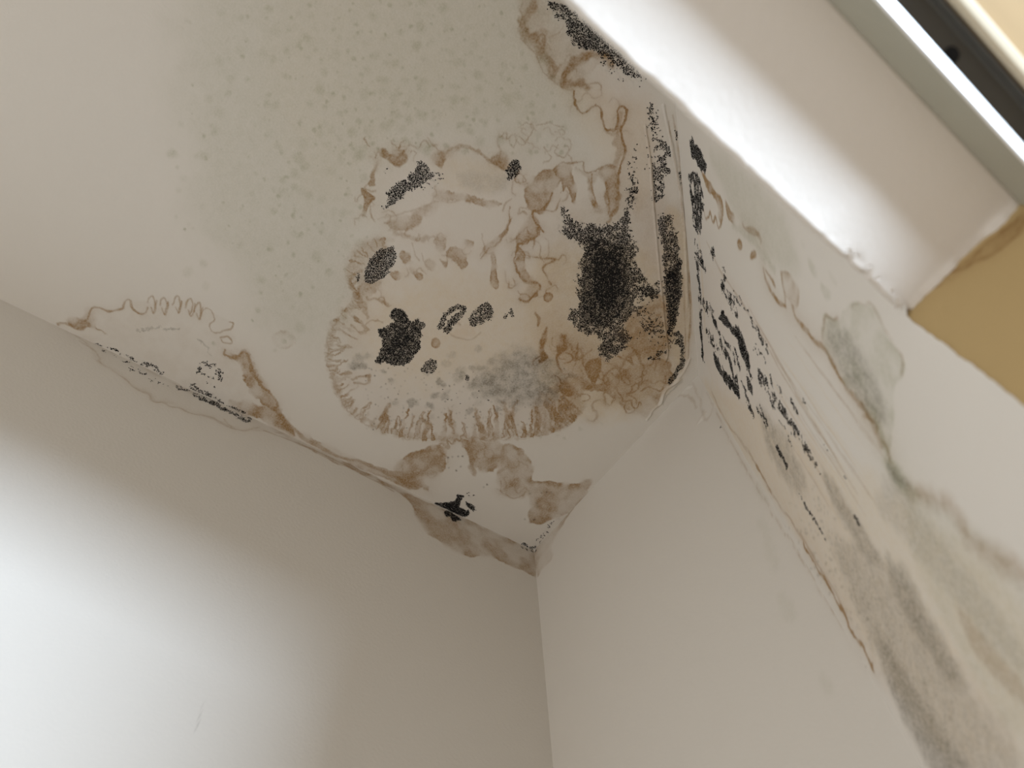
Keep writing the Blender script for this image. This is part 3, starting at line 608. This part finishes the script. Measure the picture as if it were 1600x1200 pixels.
wash(s_, [(1110, 240), (1150, 260), (1220, 330), (1250, 400), (1240, 430), (1200, 400), (1140, 320)], .35, 14, 'green', .3, 30)
for x, y, a_, b_ in [(1270, 420, 5, 16), (1300, 435, 3, 14), (1255, 382, 2, 5), (1290, 455, 6, 14), (1165, 258, 3, 6)]:
    blob(s_, ell(x, y, a_, b_, -25, 7), .28, 0, 1, 3, 'green', 3, 9)
# rust runs beside the upper mould
blob(s_, [(1095, 268), (1100, 274), (1110, 286), (1116, 298), (1126, 306), (1130, 320), (1130, 340), (1127, 352), (1123, 340), (1124, 326), (1118, 312), (1108, 300), (1101, 284)], .42, .35, 2.5, 1.2, wamp=2.5, wlen=9)
line(s_, [(1100, 330), (1103, 342), (1110, 332), (1114, 346), (1118, 340), (1122, 356), (1127, 348)], 2.6, .6, 'brown', 1.5, 8)
blob(s_, [(1134, 314), (1141, 326), (1148, 338), (1146, 350), (1139, 344), (1135, 330)], .35, .3, 2.2, 1.2, wamp=2)
blob(s_, ell(1156, 382, 4, 9, -5), .42, .2, 2, 1.5, wamp=1.5); blob(s_, ell(1177, 399, 4, 8, 20), .5, .2, 2, 1.3, wamp=2)
line(s_, [(1092, 370), (1096, 420), (1100, 480), (1102, 520)], 4, .25, 'ochre', 1); line(s_, [(1104, 378), (1130, 430), (1170, 490), (1200, 540)], 3, .22, 'brown', 1.5, 30)

# old water line on the ochre jamb
line(jamb, [(1412, 478), (1438, 462), (1462, 448), (1490, 432), (1520, 412), (1560, 388), (1600, 362)], 5, .0, 'brown')
line(jamb, [(1438, 458), (1460, 444), (1478, 430), (1500, 414), (1530, 394), (1560, 366), (1590, 344)], 7, .38, 'brown', 4, 14, .1, 3, .12)
line(jamb, [(1490, 424), (1502, 422), (1518, 410), (1545, 400), (1570, 384), (1590, 362), (1605, 345)], 4.5, .42, 'brown', 4, 14, .1, 2.5, .12)
blob(jamb, [(1440, 460), (1480, 430), (1530, 392), (1600, 330), (1605, 350), (1570, 384), (1510, 420), (1470, 446)], .22, .1, 4, 3, wamp=5)

# ------------------------------------------------------------------ black mould, grain by grain
def ceil_clip(P):
    q = P[:, :2]; return ((q - C) @ nS > 0.0008) & ((q - A) @ nL > 0.0008) & ((q - A) @ nK > 0.0008)
mould(c, 'ceiling', [([(655, 248), (667, 250), (677, 262), (680, 278), (670, 287), (652, 299), (635, 310), (620, 318), (602, 331), (596, 322), (604, 312), (598, 297), (612, 290), (622, 280), (636, 272), (650, 254)], .88, 9), ([(684, 262), (694, 275), (686, 290), (660, 300), (640, 305)], .35, 6), ([(606, 258), (612, 270), (600, 270)], .3, 3)], 'streaky black mould patch in the upper left lobe')
mould(c, 'ceiling', [(ell(802, 266, 19, 13, -58), .95, 6)], 'small oval mould spot, top centre', film=.62)
mould(c, 'ceiling', [(ell(593, 414, 36, 20, -52), .90, 5), ([(598, 390), (616, 385), (622, 398), (606, 410)], .3, 4)], 'oval black mould spot on the left rim', film=.45)
mould(c, 'ceiling', [(ell(561, 432, 9, 5, -70), .55, 5)], None, film=.4)
mould(c, 'ceiling', [([(622, 480), (637, 487), (642, 500), (655, 495), (664, 507), (660, 525), (657, 545), (642, 565), (625, 574), (605, 567), (590, 570), (588, 555), (596, 535), (590, 515), (608, 507), (610, 490)], .98, 4), (ell(625, 530, 24, 22, 0), 1.15, 12)], 'largest round mould blotch inside the ring', film=.85)
mould(c, 'ceiling', [([(688, 512), (692, 500), (702, 487), (714, 479), (722, 482), (720, 489)], .9, (3.6, 2)), ([(698, 516), (704, 504), (714, 496)], .95, (5, 2.5))], 'curved double mould streak', film=.5)
mould(c, 'ceiling', [([(730, 488), (745, 475), (762, 472), (772, 482), (771, 497), (757, 507), (745, 512), (732, 511), (728, 500)], .74, 6), ([(752, 478), (766, 476), (772, 490), (762, 500)], .9, 4)], 'black mould spot right of the curved streak', film=.55)
mould(c, 'ceiling', [([(788, 490), (790, 498), (794, 492)], .6, (2, 1.5)), ([(796, 487), (802, 484), (800, 493)], .6, (2.2, 1.5))], None)
mould(c, 'ceiling', [(ell(670, 572, 14, 10, -35), .78, 3)], 'small grey mould spot below the largest blotch', film=.4)
mould(c, 'ceiling', [(ell(730, 590, 6, 5, -30), .9, 2)], None)
mould(c, 'ceiling', [([(716, 477), (725, 470)], .1, (2, 2)), ([(690, 615), (740, 618), (770, 625)], .12, (18, 10))], None, film=0)
corner = [(867, 296), (876, 312), (890, 326), (908, 342), (935, 344), (957, 340), (971, 322), (980, 280), (988, 240), (998, 255), (999, 313), (990, 331), (993, 362), (1004, 385), (1002, 412), (1022, 436), (1036, 450), (1030, 470), (1000, 492), (982, 515), (1000, 530), (972, 553), (954, 572), (934, 558), (935, 535), (908, 524), (884, 502), (888, 482), (906, 472), (892, 456), (895, 429), (906, 413), (900, 388), (884, 376), (867, 362), (872, 335)]
mould(c, 'ceiling', [(corner, .72, 13), ([(915, 360), (950, 365), (978, 380), (990, 420), (995, 460), (975, 500), (945, 520), (905, 508), (896, 470), (900, 430), (905, 390)], 1.0, 14), ([(925, 385), (965, 385), (980, 430), (970, 480), (930, 490), (915, 440)], 1.25, 14), (ell(948, 546, 20, 14, -40), .72, 6)], 'widest black mould spread beside the corner band', film=.85, keepout=[ell(898, 472, 8, 9, 0), ell(1003, 470, 14, 7, -30), ell(893, 400, 6, 5, 0)])
mould(c, 'ceiling', [([(985, 262), (988, 290), (984, 316)], .36, (10, 8)), ([(992, 230), (990, 250)], .3, (5, 4))], None, film=.15)
mould(c, 'ceiling', [([(1018, 168), (1022, 190), (1026, 212), (1028, 250), (1027, 290), (1027, 312)], .52, (8, 5)), ([(1036, 226), (1042, 240), (1036, 256), (1042, 268)], .8, (6, 4)), ([(1024, 262), (1030, 290), (1027, 310)], .66, (9, 5)), ([(1010, 200), (1014, 240), (1012, 262)], .30, (5, 4))], 'speckled mould strip along the fold of the ceiling', film=.3, clip=ceil_clip)
mould(c, 'ceiling', [([(1024, 336), (1050, 332), (1064, 366), (1069, 410), (1070, 440), (1067, 470), (1062, 500), (1056, 520), (1044, 536), (1038, 490), (1032, 434), (1028, 390)], .74, 9), ([(1034, 430), (1066, 395), (1068, 450), (1060, 505), (1044, 525), (1038, 480)], 1.2, 10)], 'dense black mould strip between fold and splayed wall', film=.72, clip=ceil_clip)
mould(c, 'ceiling', [([(1058, 522), (1065, 544), (1065, 564), (1056, 580), (1047, 597)], .85, (4.5, 2.5))], 'thin black mould streak tapering into the corner', film=.5, clip=ceil_clip)
mould(c, 'ceiling', [([(1054, 205), (1062, 228), (1064, 248), (1065, 268), (1068, 296), (1072, 322)], .75, (2.6, 2))], 'hair-thin mould line near the header', film=.4, clip=ceil_clip)
mould(c, 'ceiling', [([(1004, 492), (1020, 510), (1040, 530)], .42, (18, 12)), ([(1020, 560), (1038, 548)], .5, (7, 5)), ([(1000, 470), (1030, 440), (1045, 430)], .5, (7, 5))], None, film=.3, clip=ceil_clip)
mould(c, 'ceiling', [([(852, 2), (878, 0), (905, 20), (940, 45), (970, 75), (992, 98), (1006, 122), (990, 126), (960, 104), (930, 82), (905, 78), (888, 68), (884, 40), (862, 24)], .66, 5), ([(888, 22), (925, 38), (950, 64), (930, 80), (905, 74), (886, 56)], .86, 6), ([(945, 95), (975, 118), (1000, 122)], .3, (14, 8))], 'grainy grey mould triangle under the window header', film=.6)
mould(c, 'ceiling', [([(146, 536), (170, 545), (200, 558), (235, 578)], .55, (2.2, 2)), ([(225, 568), (240, 572), (250, 582)], .45, (7, 5))], 'long thin mould line along the left wall', film=.4, clip=ceil_clip)
mould(c, 'ceiling', [([(300, 606), (325, 618), (350, 632), (380, 645)], .62, (5, 4)), ([(298, 601), (312, 608)], .5, (3, 3)), ([(330, 600), (336, 606)], .35, (5, 4))], 'black mould band at the foot of the left mark', film=.5, clip=ceil_clip)
mould(c, 'ceiling', [([(312, 580), (318, 570), (330, 568), (340, 578), (342, 590)], .55, (5, 4)), ([(314, 586), (336, 592)], .45, (2.5, 2))], 'small ring of mould inside the left mark', film=.35, clip=ceil_clip)
mould(c, 'ceiling', [([(674, 786), (695, 786), (708, 782), (716, 773), (726, 777), (718, 787), (722, 795), (734, 800), (730, 806), (716, 806), (700, 798), (690, 794)], 1.3, 2), ([(730, 783), (746, 789), (741, 800), (735, 796)], 1.1, 2), ([(706, 772), (716, 768), (724, 770)], .4, 3), ([(732, 772), (742, 776)], .3, (4, 3))], 'jet black mould spot above the lower corner', film=.85, clip=ceil_clip)
mould(c, 'ceiling', [([(820, 852), (830, 856), (836, 855)], .8, (3.5, 2.5)), ([(838, 850), (850, 836), (862, 820), (872, 811)], .36, (4, 3))], 'mould specks creeping up from the corner', film=.4, clip=ceil_clip)
mould(left, 'left', [([(692, 796), (706, 802), (722, 812), (712, 816), (700, 808)], 1.0, 2.5)], None, film=.8)
mould(left, 'left', [([(160, 548), (200, 570), (240, 590)], .3, (4, 4)), ([(205, 578), (225, 584)], .4, (4, 3)), ([(240, 594), (262, 602)], .35, (5, 4))], None, film=.2)
mould(left, 'left', [([(280, 606), (310, 620), (345, 637), (385, 655)], .6, (5, 3.5)), ([(310, 622), (360, 644)], .9, (3, 2))], 'black mould line below the ceiling on the left wall', film=.55)
mould(left, 'left', [([(818, 856), (830, 861)], .6, (3, 2))], None)
mould(back, 'back', [([(836, 862), (842, 856)], .5, (2.5, 2))], None)
mould(back, 'back', [([(1127, 666), (1128, 668)], .5, (2, 1))], None, film=0)
# on the splayed wall the colonies run in tall streaks
mould(s_, 'right', [([(1079, 216), (1086, 222), (1096, 236), (1104, 252), (1104, 264), (1098, 268), (1088, 254), (1080, 240), (1078, 226)], .82, 3)], 'slanted oval mould spot just below the header', film=.55)
mould(s_, 'right', [([(1078, 268), (1090, 272), (1098, 296), (1101, 315), (1097, 335), (1096, 362), (1088, 364), (1080, 345), (1080, 322), (1076, 300)], .66, 4)], 'tall mould streak under the slanted oval spot', film=.45, keepout=[[(1081, 290), (1085, 296), (1085, 310), (1081, 302)]])
mould(s_, 'right', [([(1084, 366), (1092, 382), (1100, 404), (1104, 424), (1096, 418), (1088, 396)], .52, 3)], None, film=.25)
mould(s_, 'right', [(ell(1113, 396, 4, 11, -10), .45, 2)], None, film=.1); mould(s_, 'right', [([(1131, 418), (1133, 430), (1128, 445)], .5, (3, 2))], None, film=.1)
mould(s_, 'right', [([(1088, 400), (1092, 440), (1095, 490), (1097, 530), (1100, 560)], .62, (4, 3)), ([(1094, 505), (1098, 540), (1098, 556)], 1.0, (3, 2))], 'thin black mould seam in the splayed corner', film=.5)
mould(s_, 'right', [([(1128, 442), (1134, 460), (1144, 470), (1150, 490)], .55, (6, 4)), ([(1146, 446), (1148, 462), (1142, 474)], .45, (4, 3)), ([(1150, 462), (1164, 482), (1178, 508), (1190, 526), (1197, 542)], .42, (4.5, 3))], 'lacy mould trail high on the splayed wall', film=.25)
mould(s_, 'right', [([(1096, 462), (1110, 474), (1118, 492), (1108, 500), (1098, 484)], .50, 4), ([(1122, 488), (1136, 492), (1146, 505), (1155, 512), (1165, 535), (1172, 557), (1175, 580), (1167, 575), (1155, 547), (1147, 522), (1127, 507)], .86, 3), ([(1106, 478), (1114, 500), (1124, 522)], .75, (3, 2)), ([(1150, 520), (1160, 540), (1170, 562)], 1.1, (5, 3))], 'thick black mould streak in the middle of the splayed wall', film=.7)
mould(s_, 'right', [([(1114, 546), (1122, 556), (1130, 575), (1142, 590), (1154, 588), (1155, 626), (1142, 610), (1126, 588), (1116, 566)], .80, 3), ([(1124, 530), (1132, 548), (1142, 570), (1146, 588)], .8, (4, 2.5)), ([(1134, 535), (1146, 552), (1148, 566)], .6, (4, 3)), ([(1140, 595), (1152, 615)], 1.1, (5, 3))], 'forked black mould streaks lower down the splayed corner', film=.6)
mould(s_, 'right', [([(1104, 520), (1120, 540), (1112, 536)], .45, (6, 5)), ([(1150, 552), (1156, 570)], .5, (3, 2)), ([(1168, 588), (1173, 604), (1168, 600)], .8, (4, 3))], None, film=.3)
mould(s_, 'right', [([(1188, 590), (1198, 600), (1206, 622), (1222, 640), (1236, 662), (1246, 676)], .56, (8, 5)), ([(1248, 680), (1258, 700), (1268, 716), (1278, 732)], .52, (5, 3)), ([(1204, 588), (1206, 600)], .5, (3, 2)), ([(1216, 604), (1226, 622)], .4, (4, 3)), ([(1224, 672), (1236, 684)], .3, (8, 5))], 'speckled mould trail running down to the right', film=.35)
mould(s_, 'right', [([(1160, 602), (1168, 622), (1176, 645)], .6, (4, 3)), ([(1184, 640), (1198, 660)], .45, (5, 4)), ([(1174, 586), (1174, 592)], .6, (3, 2))], None, film=.3)
mould(s_, 'right', [([(1238, 632), (1246, 646)], .6, (4, 3))], None, film=.3)
mould(s_, 'right', [([(1182, 540), (1190, 552), (1196, 570)], .4, (5, 4)), ([(1249, 613), (1258, 632)], .3, (3, 2))], None, film=.1)
mould(s_, 'right', [([(1216, 703), (1222, 716), (1228, 728)], .9, (3.5, 2))], 'short black mould dash low on the splayed wall', film=.6)
mould(s_, 'right', [([(1250, 772), (1260, 790), (1270, 808), (1278, 820)], .66, (3.5, 3)), ([(1280, 824), (1292, 846)], .45, (3, 2))], 'faint feathered mould dash, lowest on the splayed wall', film=.35)
mould(s_, 'right', [([(1176, 545), (1184, 548)], .4, (3, 3)), ([(1312, 744), (1320, 752)], .4, (4, 3)), ([(1338, 810), (1342, 820)], .7, (3, 2)), ([(1288, 695), (1292, 700)], .4, (3, 2))], None, film=.1)

# ------------------------------------------------------------------ build the planes
def room_keep(P):
    q = P[..., :2]
    return ((q - A) @ nL > -0.0005) & ((q - A) @ nK > -0.0005) & ((q - C) @ nS > -0.0005) & (q[..., 0] < 0.094)
o_ceiling = build_plaster('ceiling', ceiling, M_ceil, room_keep)
o_left = build_plaster('wall_left', left, M_wall)
o_back = build_plaster('wall_back', back, M_wall)
def splay_keep(P): return P[..., 0] < np.where(P[..., 2] > Fh, head_x(P[..., 2]) + 0.004, Fx)
def splay_move(U, V):
    e = Ls + (fbm(V * 70, V * 0 + 3.3, 5) - .5) * 0.003 + (noise(V * 300, V * 0 + 1.3, 8) - .5) * .0008
    low = CEIL - V < Fh
    return np.where(low & (U > e - .0013), np.minimum(U, e), U), V
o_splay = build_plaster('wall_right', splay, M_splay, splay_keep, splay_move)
o_jamb = build_plaster('wall_jamb', jamb, M_yel)
for o, pkey, lab in PENDING:
    o.parent = {'ceiling': o_ceiling, 'left': o_left, 'back': o_back, 'right': o_splay}[pkey]
    if lab: o['label'] = lab

# ------------------------------------------------------------------ header: plaster lintel with a rounded inner edge
prof = [(0.1065, Fh + 0.03)]
for x in np.linspace(0.1065, 0.0275, 50):
    t = float(np.clip((0.082 - x) / 0.056, 0, 1)); prof.append((x, Fh + 0.005 - 0.0032 * t * t * (1.6 - .6 * t)))
for i in range(1, 9):
    t = i / 8 * (math.pi / 2 - 0.10); prof.append((0.0275 - 0.0035 * math.sin(t), Fh + 0.0018 + 0.0035 * (1 - math.cos(t))))
z0 = prof[-1][1]
prof += [(head_x(z) + 0.0002, z) for z in np.linspace(z0 + .004, CEIL, 40)]
prof = np.array(prof)
ys = axis((-2.6, -0.5, .15), (-0.5, -0.1, .01), (-0.1, Fy, .0015))
PX, PY = np.meshgrid(prof[:, 0], ys); PZ = np.broadcast_to(prof[:, 1], PX.shape).copy()
edge = np.exp(-((prof[:, 0] - 0.025) / 0.005) ** 2) * (prof[:, 1] < Fh + .03); edge = np.broadcast_to(edge, PX.shape)
rough = (fbm(PY * 40, PX * 40, 3) - .5) * .0018 + (fbm(PY * 150, PX * 150, 9) - .5) * .0008
chip = sstep(0.16, 0.27, PY) * np.maximum(0, fbm(PY * 170, PX * 120, 31) - .55) * .010
PZ += edge * (rough * .7 + chip) + (fbm(PY * 14, PX * 14, 4) - .5) * .0006 * (PZ < Fh + .02); PX = PX + edge * (rough + chip * .6)
n0, n1 = PX.shape; idx = np.arange(n0 * n1).reshape(n0, n1)
lap = np.exp(-((Fy - PY) / .0035) ** 2) * (PZ < Fh + .02) * (prof[:, 1] < Fh + .02)
PZ -= lap * np.maximum(0, fbm(PX * 90, PX * 0 + 2.2, 12) * 1.5 - .35) * .0045
qd = np.stack([idx[:-1, :-1], idx[1:, :-1], idx[1:, 1:], idx[:-1, 1:]], -1).reshape(-1, 4)
o_head = link('trim_1', np.stack([PX, PY, PZ], -1).reshape(-1, 3), qd, M_head, None, True); o_head['kind'] = 'structure'
o_head['label'] = 'white plastered window header with a rough rounded edge'
frng = np.random.default_rng(3)
for (px, py, sz) in [(1326, 391, 4), (1336, 397, 3), (1357, 415, 2.4), (1372, 434, 3), (1392, 455, 4), (1401, 468, 4.5), (1399, 480, 3.4), (1412, 476, 3), (1150, 232, 1.6), (1166, 258, 1.6)]:
    c = at(px, py, (0, 0, Fh - .0006), UP); k = 0.00036
    V = [c + np.array([0, 0, .0002])]; m = 9
    for i in range(m):
        t = i / m * 6.283; r_ = sz * k * (0.7 + 0.6 * frng.random())
        V.append(c + np.array([r_ * math.cos(t), r_ * 1.3 * math.sin(t), -0.0016 * frng.random() * sz / 3]))
    V += [v + np.array([0, 0, .0007]) for v in V]
    fs = [(0, 1 + (i + 1) % m, 1 + i) for i in range(m)] + [(10, 11 + i, 11 + (i + 1) % m) for i in range(m)] + [(1 + i, 1 + (i + 1) % m, 11 + (i + 1) % m, 11 + i) for i in range(m)]
    link('paint_flake', V, fs, M_head, o_head)

# ------------------------------------------------------------------ metal track and wooden board above the window
def prism(name, pts, mat, parent=None, y0=-1.2, y1=Fy, bev=0.0):
    n = len(pts); V = [(x, y, z) for y in (y0, y1) for x, z in pts]
    Fs = [tuple(range(n - 1, -1, -1)), tuple(range(n, 2 * n))] + [(i, (i + 1) % n, n + (i + 1) % n, n + i) for i in range(n)]
    o = link(name, V, Fs, mat, parent)
    if bev:
        b = o.modifiers.new('bevel', 'BEVEL'); b.width = bev; b.segments = 4; b.limit_method = 'ANGLE'
        o.data.shade_smooth()
    return o
def empty(name, loc, label, cat):
    o = bpy.data.objects.new(name, None); COL.objects.link(o); o.location = loc; o['label'] = label; o['category'] = cat; o.empty_display_size = .02; return o
def settle(root):
    bpy.context.view_layer.update()
    for c in root.children: c.matrix_parent_inverse = root.matrix_world.inverted()
tr = empty('window_track', (0.115, Fy, Fh), 'metal track with white lip and dark channel along the window header', 'window track')
prism('flange', [(0.1062, Fh + .006), (0.1062, Fh + .001), (0.1130, Fh - .0205), (0.1188, Fh - .0185), (0.1188, Fh + .006)], M_metal, tr)
prism('lip', [(0.1130, Fh - .0198), (0.1130, Fh - .0222), (0.1140, Fh - .0226), (0.1191, Fh - .0200), (0.1191, Fh - .0186)], M_lip, tr)
prism('channel', [(0.1191, Fh - .0085), (0.1191, Fh + .010), (0.1345, Fh + .010), (0.1345, Fh - .0190), (0.1333, Fh - .0190), (0.1333, Fh - .0095), (.1323, Fh - .0085)], M_dark, tr)
# screw hole, a dark dimple in the channel
hc = at(1486, 86, (0, 0, Fh - .0086), UP); V = []
for rr_, dz in ((.0036, -.0004), (.0030, -.0009), (.0024, -.0002), (.0020, .0000)):
    for i in range(24): V.append(hc + np.array([rr_ * math.cos(i * .2618), 1.25 * rr_ * math.sin(i * .2618), dz]))
Fs = [(24 * k + i, 24 * k + (i + 1) % 24, 24 * k + 24 + (i + 1) % 24, 24 * k + 24 + i) for k in range(3) for i in range(24)] + [tuple(range(72, 96))]
link('screw_hole', V, Fs, M_black, tr, True)
settle(tr)
wd = empty('wooden_board', (0.16, Fy, Fh), 'pale varnished wooden board with rounded cream edge beyond the metal track', 'board')
prism('board', [(0.1352, Fh - .0205), (0.1352, Fh + .02), (0.195, Fh + .02), (0.195, Fh - .0205)], M_wood, wd)
prism('rounded_edge', [(0.1347, Fh - .0202), (0.1355, Fh - .0220), (0.1378, Fh - .0228), (0.1418, Fh - .0220), (0.1424, Fh - .0206)], M_cream, wd, bev=.0006)
settle(wd)

# ------------------------------------------------------------------ rest of the room and an added light blocker, out of frame
def quadobj(name, pts, mat):
    o = link(name, pts, [(0, 1, 2, 3)], mat); o['kind'] = 'structure'; return o
M_plain = paint('plain_paint', WHITE, stains=False)
M_floor = plain('floor_boards', (0.42, 0.33, 0.24), 0.5, 0.0, True)
quadobj('floor', [(-2, -2.6, 0), (.5, -2.6, 0), (.5, .7, 0), (-2, .7, 0)], M_floor)
quadobj('wall_window', [(.03, -2.6, 0), (.03, .295, 0), (.03, .295, .9), (.03, -2.6, .9)], M_plain)
quadobj('wall_light_blocker', [(.1965, .2935, 0), (.1965, 1.6, 0), (.1965, 1.6, 2.6), (.1965, .2935, 2.6)], M_plain)  # unseen quad added to stop daylight leaking in behind the jamb
